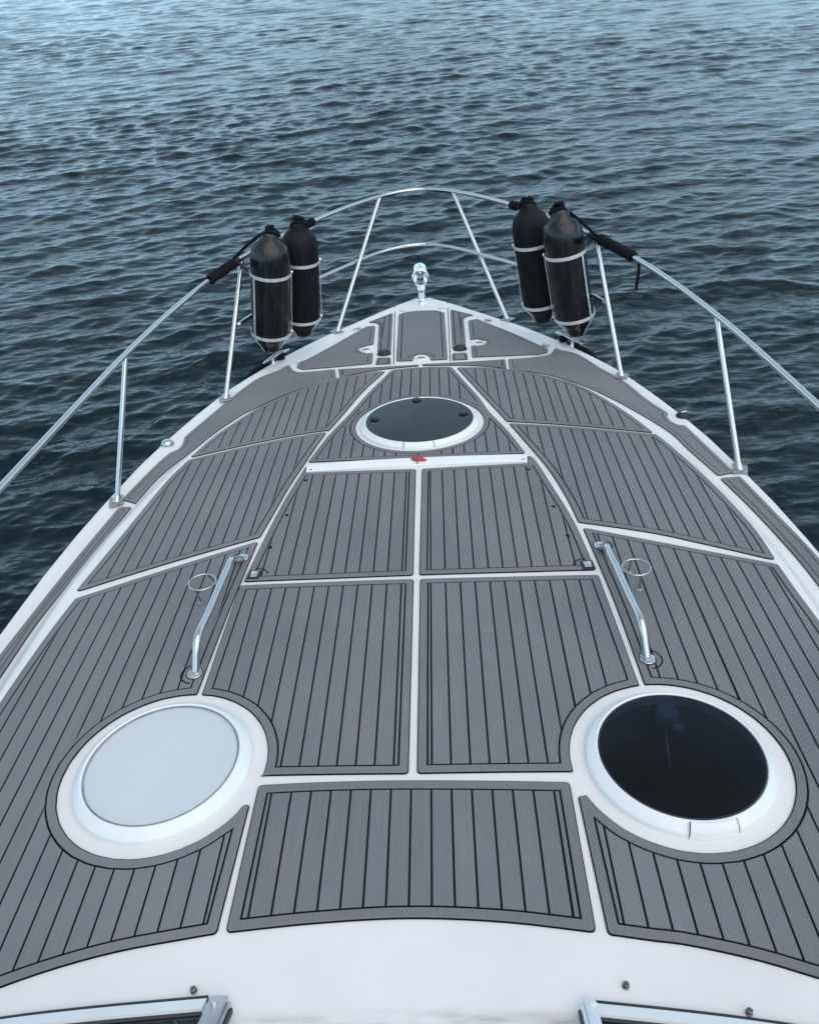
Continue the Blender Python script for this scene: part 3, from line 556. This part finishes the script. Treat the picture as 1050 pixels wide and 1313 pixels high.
# ---- bow rail
rail=[(-1.46,.2,.30),(-1.42,1.0,.34),(-1.37,1.7,.39),(-1.302,2.347,.43),(-1.248,2.773,.46),(-1.186,3.338,.49),(-1.113,3.766,.515),(-1.012,4.19,.54),(-.899,4.485,.565),(-.776,4.79,.575),(-.630,5.08,.583),(-.444,5.41,.59),(-.239,5.668,.596),(-.07,5.802,.6),(.056,5.815,.6),(.236,5.668,.6),(.40,5.47,.597),(.578,5.20,.59),(.77,4.85,.58),(.927,4.474,.565),(1.060,4.12,.543),(1.158,3.776,.52),(1.243,3.418,.49),(1.312,2.995,.46),(1.365,2.642,.43),(1.43,1.9,.39),(1.47,1.0,.34),(1.50,.2,.30)]
RP=catmull(rail,.03)
# a drawn tube has no kinks: relax the traced line a little
for _ in range(25): RP=[RP[0]]+[(a+2*b_+c_)/4 for a,b_,c_ in zip(RP,RP[1:],RP[2:])]+[RP[-1]]
bm=bmesh.new(); tube(bm,RP,.0125,14); br=mesh_obj('bow_rail',bm,CHROME,boat,smooth=True)
mid=[(-.944,4.330,.26),(-.85,4.585,.263),(-.735,4.83,.266),(-.603,5.07,.268),(-.385,5.40,.27),(-.253,5.569,.275),(-.12,5.66,.279),(-.03,5.690,.28),(.057,5.688,.28),(.199,5.583,.278),(.374,5.38,.275),(.576,5.13,.27),(.76,4.83,.266),(.918,4.50,.262),(.981,4.330,.26)]
bm=bmesh.new(); q=catmull(mid,.03)
for _ in range(12): q=[q[0]]+[(a+2*b_+c_)/4 for a,b_,c_ in zip(q,q[1:],q[2:])]+[q[-1]]
tube(bm,q,.0105,12); mesh_obj('mid_rail',bm,CHROME,br,smooth=True)
ST=[((-.520,5.047),(-.238,5.665,.592)),((.528,5.106),(.237,5.664,.596)),((-1.016,4.093),(-.897,4.477,.561)),((1.029,4.118),(.926,4.468,.561)),((-1.292,3.120),(-1.186,3.338,.486)),((1.328,3.146),(1.243,3.418,.486))]
for (x,y),t in ST:
    z=S(x,y); bm=bmesh.new(); a,t=Vector((x,y,z)),Vector(t); t=min(RP,key=lambda p:(p-t).length)-Vector((0,0,.004))
    tube(bm,[a,a.lerp(t,.5),t],.0115,14)
    tube(bm,[a+(t-a).normalized()*s for s in (.006,.02,.034)],[.0165,.0145,.0125],14)
    o=mesh_obj('stanchion',bm,CHROME,br,ang=40)
    bm=bmesh.new(); box(bm,frame_at(x,y,S,.010,math.atan2(.3 if x<0 else -.3,1)*(1 if abs(x)>.8 else 2.2)),.060,.080,.005,.002)
    for sx_ in (-1,1):
        for sy_ in (-1,1): lathe(bm,[(.005,.012),(.004,.0145)],frame_at(x,y,S,.0,math.atan2(.3 if x<0 else -.3,1)*(1 if abs(x)>.8 else 2.2))@Matrix.Translation((sx_*.022,sy_*.033,0)),10,cap1=True)
    mesh_obj('foot_plate',bm,DULL,o,ang=40)
# ---- grab rails and wire cup holders on the coach roof
def grab(pa,pb,ba,bb):
    za,zb=T(*pa),T(*pb); A=Vector((*pa,za)); B=Vector((*pb,zb)); a2=Vector(ba); b2=Vector(bb)
    q=[A]+[A.lerp(a2,u) for u in (.35,.7)]
    q+= [a2-(a2-A).normalized()*.012,a2+(b2-a2).normalized()*.02+Vector((0,0,.003)),a2.lerp(b2,.3),a2.lerp(b2,.7),b2-Vector((0,.03,0)),b2+Vector((0,.012,-.006)),b2.lerp(B,.5),B]
    q=catmull(q,.012)
    for _ in range(2): q=[q[0]]+[(u+2*v+w)/4 for u,v,w in zip(q,q[1:],q[2:])]+[q[-1]]
    bm=bmesh.new(); tube(bm,q,.0125,16); o=mesh_obj('grab_rail',bm,CHROME,boat,smooth=True)
    for p in (pa,pb):
        bm=bmesh.new(); lathe(bm,[(.0265,-.002),(.0265,.0072),(.025,.008)],frame_at(*p),32,cap1=True,mi=1); lathe(bm,[(.0235,.0076),(.0222,.0092),(.015,.0105)],frame_at(*p),32,cap1=True); mesh_obj('flange',bm,[CHROME,KNOB],o,ang=40)
grab((-.660,1.930),(-.628,2.540),(-.650,1.978,.080),(-.630,2.405,.078)); grab((.679,1.922),(.645,2.520),(.668,1.972,.080),(.640,2.386,.078))
def cup(cx,cy,f1,f2,s):
    c_=Vector((cx,cy,.054)); bm=bmesh.new(); tube(bm,[c_+Vector((.0455*math.cos(a),.0455*math.sin(a),0)) for a in np.linspace(0,2*math.pi,40,endpoint=False)],.0028,8,closed=True); o=mesh_obj('cup_holder',bm,CHROME,boat,smooth=True)
    for fx,fy in (f1,f2):
        d=Vector((fx-cx,fy-cy,0)); d=d.normalized()*.0455; bm=bmesh.new(); z=T(fx,fy)+.006
        tube(bm,[c_+d,Vector((fx,fy,z+.012)),Vector((fx,fy,z-.003))],.0034,8); lathe(bm,[(.011,-.001),(.011,.003),(.006,.006)],frame_at(fx,fy,T,.006),20,cap1=True); mesh_obj('leg',bm,DULL,o,ang=50)
cup(-.713,2.314,(-.722,2.283),(-.700,2.392),-1); cup(.720,2.295,(.725,2.258),(.712,2.357),1)
def routed(cx,cy,r,a0,a1,pts=()):
    q=[Vector((cx+r*math.cos(R(a)),cy+r*math.sin(R(a)),0)) for a in np.linspace(a0,a1,28)]+[Vector((*p,0)) for p in pts]
    bm=bmesh.new(); L=[]
    for i,p in enumerate(q):
        t=(q[min(i+1,len(q)-1)]-q[max(i-1,0)]).normalized(); n_=Vector((-t.y,t.x,0))
        L.append([bm.verts.new((v.x,v.y,T(v.x,v.y)+ZT+.0007)) for v in (p+n_*.0021,p-n_*.0021)])
    for A,B in zip(L,L[1:]): bm.faces.new((A[0],A[1],B[1],B[0]))
    bmesh.ops.recalc_face_normals(bm,faces=bm.faces[:]); mesh_obj('routed_line',bm,BLACK,boat)
routed(-.660,1.930,.042,80,262); routed(.679,1.922,.042,100,-82); routed(-.628,2.540,.040,130,240); routed(.645,2.520,.040,50,-60)
for x,y,s_ in ((-.566,2.428,1),(.582,2.404,-1)):
    routed(x+.006*s_,y-.004,.040,100 if s_>0 else 80,5 if s_>0 else 175)
# ---- windscreen feet at the after edge of the deck
def wind(s,pts,post,alu):
    q=[Vector((x*s,y-.006,T(x*s,y)+h)) for x,y,h in pts]; q=catmull(q,.05); up=Vector((0,-.86,.5))
    bm=bmesh.new(); tube(bm,[p+Vector((0,.003,.005)) for p in q],.0085,10); w=mesh_obj('windscreen',bm,RUB,boat,smooth=True)
    def sweep(a,b_,th,mtl,nm):
        bm=bmesh.new(); A=[]
        for p in q:
            n=Vector((0,.5,.86)); A.append([bm.verts.new(p+up*u+n*v) for u,v in ((a,0),(a,th),(b_,th),(b_,0))])
        for X,Y in zip(A,A[1:]):
            for k in range(4): bm.faces.new((X[k],X[(k+1)%4],Y[(k+1)%4],Y[k]))
        bm.faces.new(A[0]); bm.faces.new(A[-1][::-1]); bmesh.ops.recalc_face_normals(bm,faces=bm.faces[:]); mesh_obj(nm,bm,mtl,w)
    sweep(.006,.040,.013,HFR,'sill'); sweep(.040,.052,.007,RUB,'seal'); sweep(.052,.52,.005,GWIN,'pane')
    x,y=post; y-=.006; m=Matrix.Translation((x,y,T(x,y)+.010)); rot=Matrix((Vector((1,0,0)),Vector((0,-.86,.5)),Vector((0,.5,.86)))).transposed().to_4x4()
    rot=Matrix((Vector((1,0,0)),Vector((0,.86,-.5)),Vector((0,.5,.86)))).transposed().to_4x4(); m=m@rot
    bm=bmesh.new(); W_=.036 if alu else .022
    box(bm,m@Matrix.Translation((0,-.25,.008)),W_,.52,.020,.003); box(bm,m@Matrix.Translation((-s*(W_*.5+.004),-.25,.004)),.008,.50,.014,.002)
    lathe(bm,[(.008,.018),(.0075,.021),(.003,.0215)],m@Matrix.Translation((s*.004,-.016,0)),16,cap1=True); mesh_obj('post',bm,ALU if alu else HFR,w,ang=40)
    bm=bmesh.new(); box(bm,m@Matrix.Translation((-s*(W_*.5+.011),-.262,0)),.006,.50,.012,.002); mesh_obj('seal',bm,RUB,w,ang=40)
wind(-1,[(1.38,.72,0),(1.15,.855,0),(.95,.912,0),(.824,.930,0),(.633,.944,0),(.50,.951,0),(.405,.956,0)],(-.378,.942),True)
wind(1,[(1.38,.70,0),(1.15,.80,0),(.9,.858,0),(.70,.893,0),(.57,.910,0),(.47,.921,0),(.365,.932,0)],(.352,.926),False)
# ================================================================== FENDERS in their wire baskets
FPROF=[(-.088,.001),(-.087,.028),(-.082,.041),(-.070,.048),(-.046,.053),(-.037,.060),(-.029,.074),(-.013,.090),(.011,.101),(.04,.1065),(.075,.108),(.20,.108),(.33,.108),(.430,.107),(.458,.100),(.482,.086),(.502,.070),(.515,.061),(.526,.057),(.544,.054),(.555,.045),(.560,.030),(.561,.001)]
def railpt(p): return min(RP,key=lambda q:(q-Vector(p)).length)
def fender(bot,top,mtl,label,side,wrap,short,tail,under=True,scale=1.0):
    b_,t=Vector(bot),Vector(top); ax=(t-b_).normalized(); org=b_-ax*.13; f=thing('boat_fender',label,'fender',org,'black fenders hung in pairs on the bow rail')
    L_=(t-b_).length; k=L_/.455
    m=axis_mat(t-org,-ax); bm=bmesh.new(); lathe(bm,[(r_*scale,s*k) for s,r_ in FPROF],m,48); mesh_obj('fender_body',bm,mtl,f,ang=50)
    # eye and knot at the head, line lashed round the rail
    hd=t+ax*.085*k-org; bm=bmesh.new(); kn=random.Random(int(abs(top[0])*1000))
    q=[hd+Vector((kn.uniform(-.028,.028),kn.uniform(-.024,.024),.012+.012*kn.uniform(-1,1.2))) for _ in range(11)]; tube(bm,catmull(q,.012),.0085,8)
    tube(bm,catmull([hd+Vector((.046*math.cos(a),.030*math.sin(a),-.03+.035*abs(math.sin(a)))) for a in np.linspace(0,math.pi*1.9,12)],.012),.0075,8)
    # coil on the rail between two of its points
    w0,w1=railpt(wrap[0]),railpt(wrap[1]); i0,i1=RP.index(w0),RP.index(w1); st=1 if i1>=i0 else -1
    path=[p for p in RP[i0:i1+st:st]] if i1!=i0 else [w0,w1]
    if len(path)>1:
        path=catmull(path,.004); hel=[]; tot=0
        for i,p in enumerate(path):
            tg=(path[min(i+1,len(path)-1)]-path[max(i-1,0)]).normalized(); u=tg.cross(Vector((0,0,1))).normalized(); v=u.cross(tg)
            if i: tot+=(p-path[i-1]).length
            for h in range(2):
                a=2*math.pi*(tot+.002*h)/.0125; hel.append(p-org+tg*.002*h+(.0195+.0012*math.sin(tot*90))*(math.cos(a)*u+math.sin(a)*v))
        tube(bm,hel,.0078,7)
        e=hel[0] if (hel[0]-hd).length<(hel[-1]-hd).length else hel[-1]
        tube(bm,catmull([hd+Vector((0,0,.012)),hd.lerp(e,.45)+Vector((0,0,.022 if not short else .03)),e+Vector((0,0,.006))],.02),.0078,8)
        if tail:
            e2=hel[-1] if e is hel[0] else hel[0]; tube(bm,catmull([e2,e2+Vector((.01*side,-.012,-.03)),e2+Vector((.008*side,-.005,-.16))],.02),.0075,8)
    mesh_obj('fender_line',bm,ROPE,f,smooth=True)
    # basket (stays with the boat)
    inb=Vector((-side,0,0)); inb=(inb-ax*inb.dot(ax)).normalized(); fw=ax.cross(inb); rr=.1115*scale
    P_=lambda s,a,r_=rr: t-ax*s*k+(math.cos(a)*inb+math.sin(a)*fw)*r_
    bm=bmesh.new()
    def band(s,h=.017,th=.0022):
        n=56; X=[[bm.verts.new(P_(s+dz,2*math.pi*i/n,rr+dr)) for dz,dr in ((-h/2,0),(-h/2,th),(h/2,th),(h/2,0))] for i in range(n)]
        for i in range(n):
            for j in range(4): bm.faces.new((X[i][j],X[(i+1)%n][j],X[(i+1)%n][(j+1)%4],X[i][(j+1)%4]))
    band(.125); bmesh.ops.recalc_face_normals(bm,faces=bm.faces[:]); bk=mesh_obj('fender_basket',bm,BAND,boat,ang=40)
    bm=bmesh.new(); band(.450); bmesh.ops.recalc_face_normals(bm,faces=bm.faces[:]); mesh_obj('band',bm,BAND,bk,ang=40)
    for a in (.25 if side<0 else -.25,2.3,-2.3):
        bm=bmesh.new(); ps=[(.125,rr+.002),(.3,rr+.002),(.45,rr+.002),(.484,rr-.010),(.515,rr-.036),(.548,rr-.058),(.572,.01)]
        c0=catmull([P_(s,a,r_) for s,r_ in ps],.02); tan=(math.cos(a)*fw-math.sin(a)*inb); A=[]
        for p in c0:
            rad=(p-(t-ax*((t-p).dot(ax)))); rad=rad.normalized() if rad.length>1e-4 else inb
            A.append([bm.verts.new(p+tan*u+rad*v) for u,v in ((-.005,0),(-.005,.003),(.005,.003),(.005,0))])
        for X,Y in zip(A,A[1:]):
            for j in range(4): bm.faces.new((X[j],X[(j+1)%4],Y[(j+1)%4],Y[j]))
        bmesh.ops.recalc_face_normals(bm,faces=bm.faces[:]); mesh_obj('upright',bm,BAND,bk)
    for s in (.125,.45):
        bm=bmesh.new(); m_=axis_mat(P_(s,.25 if side<0 else -.25,rr+.004),(math.cos(.25)*inb+math.sin(.25 if side<0 else -.25)*fw)); lathe(bm,[(.009,-.002),(.009,.004),(.006,.007)],m_,14,cap1=True); mesh_obj('bolt',bm,POL,bk,ang=40)
    # clamp to the rail
    rp=railpt(t-ax*.10*k+Vector((side*.1,0,0))); bm=bmesh.new(); e=P_(.125,math.pi)
    tube(bm,[rp,rp.lerp(e,.6),e],.009,10); tube(bm,[rp+(RP[min(RP.index(rp)+1,len(RP)-1)]-rp).normalized()*s for s in (-.022,.022)],.019,14); mesh_obj('clamp',bm,KNOB,bk,ang=40)
fender((-.800,4.46,.165),(-.730,4.41,.625),VIN,'glossy black fender on the left rail, nearer the camera, its line lashed along the rail',-1,((-1.02,4.21,.54),(-.885,4.40,.56)),False,False,scale=.95)
fender((-.660,4.700,.158),(-.612,4.652,.612),FAB,'matte black fender on the left rail, half hidden behind the glossy one',-1,((-.640,5.06,.585),(-.61,5.12,.585)),True,False,scale=.92)
fender((.838,4.50,.150),(.751,4.467,.632),VIN,'glossy black fender on the right rail, nearer the camera, line tail hanging beside it',1,((1.062,4.16,.545),(.945,4.44,.56)),False,True,scale=.96)
fender((.690,4.742,.150),(.616,4.716,.622),FAB,'matte black fender on the right rail, half hidden behind the glossy one',1,((.60,5.18,.59),(.575,5.22,.59)),True,False,scale=.94)
# ---- mooring lines made fast to the two cleats
def mooring(cx,cy,s,label,dirn):
    z=S(cx,cy); o0=Vector((cx,cy,z)); o=None; bm=bmesh.new(); q=[]
    for k in range(34):
        a=k*2*math.pi/11; q.append(Vector((.016*math.cos(a),.016*math.sin(a),.010+.0009*k)))
    g_=xg_(cy-.10)*s
    q+=[Vector((s*.05,-.03,.04)),Vector((g_+s*.012-cx,-.10,S(g_,cy)-z+.012))]
    for dy,dz in ((-.16,-.03),(-.24,-.06),(-.34,-.12),(-.5,-.3),(-.7,-.75),(-.8,-1.4)):
        y_=cy+dy; q.append(Vector(((xg_(y_)*(1-.06*max(0,-dz-.1)))*s+s*.022-cx,dy,S(xg_(y_),y_)-z+dz*1.0+.005)))
    tube(bm,catmull(q,.012),.010,8)
    # a second, slack turn lying along the rubbing strake
    q2=[Vector(((xg_(cy+dy)+.016)*s-cx,dy,S(xg_(cy+dy),cy+dy)-z+dz)) for dy,dz in ((-.02,-.02),(-.09,.004),(-.16,.006),(-.22,-.012),(-.30,-.05))]; tube(bm,catmull(q2,.012),.013,8)
    o=mesh_obj('mooring_line',bm,ROPE,smooth=True); o.matrix_world=M@Matrix.Translation(o0); o['label']=label; o['category']='rope'; o['group']='mooring lines on the bow cleats'
mooring(-.803,4.628,-1,'black mooring line made fast to the left bow cleat and led over the side',0); mooring(.808,4.665,1,'black mooring line made fast to the right bow cleat and led over the side',0)
# ---- red scrap lying on the hinge strip
bm=bmesh.new(); bmesh.ops.create_icosphere(bm,subdivisions=4,radius=1)
for v in bm.verts:
    x,y,z=v.co; w=1-.45*max(0,x)**1.5; fold=.18*math.sin(9*x+5*y)+.12*math.sin(15*y-6*x)
    v.co=Vector((x*.033,(y*w*.017)-.006*x+.002*math.sin(6*x),(z*.5+.5)*.017*(w+.25*fold)*(1 if z>0 else .6)))
rd=mesh_obj('red_scrap',bm,RED,smooth=True); rd.matrix_world=M@frame_at(.002,3.203,T,.0125); rd['label']='small crumpled red scrap lying on the white strip in front of the bow hatch'; rd['category']='scrap'
# ================================================================== WATER
WZ=0.0
camM=M@Matrix.Translation((.12837,0,1.7))
na=960; rr=np.concatenate([1.3*np.exp(np.linspace(0,math.log(140/1.3),1650)),140*np.exp(np.linspace(0,math.log(12),70))[1:]]); nr=len(rr)
fine=np.linspace(-R(52),R(50),na-60); coarse=np.linspace(R(50),2*math.pi-R(52),62)[1:-1]; an=np.concatenate([fine,coarse])
RRg,AN=[a.astype(np.float32) for a in np.meshgrid(rr,an,indexing='ij')]; X=RRg*np.sin(AN)+np.float32(.1); Y=RRg*np.cos(AN)
cell=RRg*np.float32(math.log(140/1.3)/1650)
Zw=np.zeros_like(X); DX=np.zeros_like(X); DY=np.zeros_like(X)
GUST=(1+.30*np.cos(X*.31+Y*.17+1)*np.cos(Y*.23-X*.11)+.22*np.cos(X*.13-Y*.41+2)).astype(np.float32)   # gust patches
NW=170; lam=np.exp(np.linspace(math.log(.075),math.log(1.35),NW))*rng.uniform(.96,1.04,NW)
for l in lam:
    th=WAVE_DIR+rng.normal(0,WAVE_SPREAD*(1.0 if l<.4 else .55)); kx,ky=math.sin(th),math.cos(th); k=2*math.pi/l
    slope=WAVE_S*(1.0 if l<.45 else (.45/l)**.45)*(1.0 if l>.16 else .8); a=np.float32(slope/k*rng.uniform(.6,1.4)); p0,p1=rng.uniform(0,2*math.pi,2); th2=th+rng.normal(0,.8); q=rng.uniform(5,9)
    far=int(np.searchsorted(rr,l/2.3/(math.log(140/1.3)/1650)))+1          # rings beyond this cannot carry the wave
    if far<5: continue
    x,y=X[:far],Y[:far]; att=np.clip((l/cell[:far]-2.3)/2.2,0,1)
    ph=np.float32(k*kx)*x+np.float32(k*ky)*y+np.float32(p0)
    # wave groups: slow modulation so that the pattern never looks like a regular grating
    am=a*att*(np.float32(.65)+np.float32(.55)*np.cos(np.float32(k/q*math.sin(th2))*x+np.float32(k/q*math.cos(th2))*y+np.float32(p1)))
    if l<.7: am=am*GUST[:far]
    sn=am*np.sin(ph); Zw[:far]+=am*np.cos(ph); DX[:far]-=np.float32(.8*kx)*sn; DY[:far]-=np.float32(.8*ky)*sn
V=np.stack([X+DX,Y+DY,Zw+WZ],-1).reshape(-1,3)
i=np.arange(nr-1)[:,None]; j=np.arange(na)[None,:]; j2=(j+1)%na
F=np.stack([i*na+j,i*na+j2,(i+1)*na+j2,(i+1)*na+j],-1).reshape(-1,4)
F=F[:,::-1]
me=bpy.data.meshes.new('water'); me.vertices.add(len(V)); me.vertices.foreach_set('co',V.ravel().astype(np.float32)); me.loops.add(F.size); me.polygons.add(len(F))
me.loops.foreach_set('vertex_index',F.ravel().astype(np.int32)); me.polygons.foreach_set('loop_start',np.arange(0,F.size,4,dtype=np.int32)); me.polygons.foreach_set('loop_total',np.full(len(F),4,np.int32))
me.polygons.foreach_set('use_smooth',np.ones(len(F),bool)); me.update(calc_edges=True); me.validate()
WAT,nt,b=mat('sea_water'); b.inputs['Base Color'].default_value=(*WATER_COL,1); b.inputs['Roughness'].default_value=.03; b.inputs['IOR'].default_value=1.333
r1=noise(nt,1,2,.45,stretch=(4.5,13,5),rot=(0,0,WAVE_DIR)); r2=noise(nt,1,2,.5,stretch=(16,36,16),rot=(0,0,.35)); 
bp1=N(nt,'ShaderNodeBump'); bp1.inputs['Strength'].default_value=1; bp1.inputs['Distance'].default_value=.014; nt.links.new(r1,bp1.inputs['Height'])
bp2=N(nt,'ShaderNodeBump'); bp2.inputs['Strength'].default_value=.6; bp2.inputs['Distance'].default_value=.003; nt.links.new(r2,bp2.inputs['Height']); nt.links.new(bp1.outputs[0],bp2.inputs['Normal']); nt.links.new(bp2.outputs[0],b.inputs['Normal'])
me.materials.append(WAT); wo=link(bpy.data.objects.new('water',me)); wo['kind']='structure'; wo['label']='dark blue green rippled sea all round the bow'
# ================================================================== CAMERA, SKY, SUN
Fv=Vector((-0.04853028,0.85323395,-0.51926548)); Rv=Vector((0.99777431,0.01761092,-0.06431399)); Uv=Vector((0.04573013,0.52123093,0.85218958))
cd=bpy.data.cameras.new('camera'); cam=link(bpy.data.objects.new('camera',cd)); cd.sensor_fit='HORIZONTAL'; cd.sensor_width=36; cd.lens=1100/1050*36; cd.clip_start=.05; cd.clip_end=3000
cm=Matrix((Rv,Uv,-Fv)).transposed().to_4x4(); cm.translation=(.12837,0,1.7); cam.matrix_world=M@cm; sc.camera=cam
w=bpy.data.worlds.new('World'); sc.world=w; w.use_nodes=True; nt=w.node_tree; bg=nt.nodes['Background']
sky=N(nt,'ShaderNodeTexSky',sky_type='NISHITA'); sky.sun_disc=False; sky.sun_elevation=R(SUN_EL); sky.sun_rotation=R(SUN_AZ); sky.air_density=1.2; sky.dust_density=2.5; sky.ozone_density=1.5
# overcast: a thin layer of soft cloud over the clear sky
tc=N(nt,'ShaderNodeTexCoord'); cl=N(nt,'ShaderNodeTexNoise'); cl.inputs['Scale'].default_value=2.6; cl.inputs['Detail'].default_value=6; cl.inputs['Roughness'].default_value=.55
mp=N(nt,'ShaderNodeMapping'); mp.inputs['Scale'].default_value=(1,1,2.6); nt.links.new(tc.outputs['Generated'],mp.inputs[0]); nt.links.new(mp.outputs[0],cl.inputs['Vector'])
cf=ramp(nt,cl.outputs['Fac'],[(.38,(.45,)),(.66,(.92,))])
sp=N(nt,'ShaderNodeSeparateXYZ'); nt.links.new(tc.outputs['Generated'],sp.inputs[0])
gr=ramp(nt,sp.outputs[2],[(0,HORI),(.35,tuple(.5*(a+b) for a,b in zip(HORI,ZEN))),(.8,ZEN)])
gm=N(nt,'ShaderNodeMix',data_type='RGBA',blend_type='MULTIPLY'); gm.inputs[0].default_value=1; gm.inputs[7].default_value=(*CLOUD,1); nt.links.new(gr,gm.inputs[6])
c=mix(nt,cf,sky.outputs[0],gm.outputs[2]); nt.links.new(c,bg.inputs['Color']); bg.inputs['Strength'].default_value=SKY_S
sd=bpy.data.lights.new('sun','SUN'); sd.energy=SUN_E; sd.angle=R(SUN_ANG); sd.color=(1,.94,.87); so=link(bpy.data.objects.new('sun',sd))
az=R(SUN_AZ); el=R(SUN_EL); dirv=Vector((math.sin(az)*math.cos(el),math.cos(az)*math.cos(el),math.sin(el))); so.rotation_euler=dirv.to_track_quat('Z','Y').to_euler()
sc.view_settings.view_transform='Standard'; sc.view_settings.look='None'; sc.view_settings.gamma=1; sc.view_settings.exposure=EXPO
sc.cycles.max_bounces=8; sc.cycles.transparent_max_bounces=12
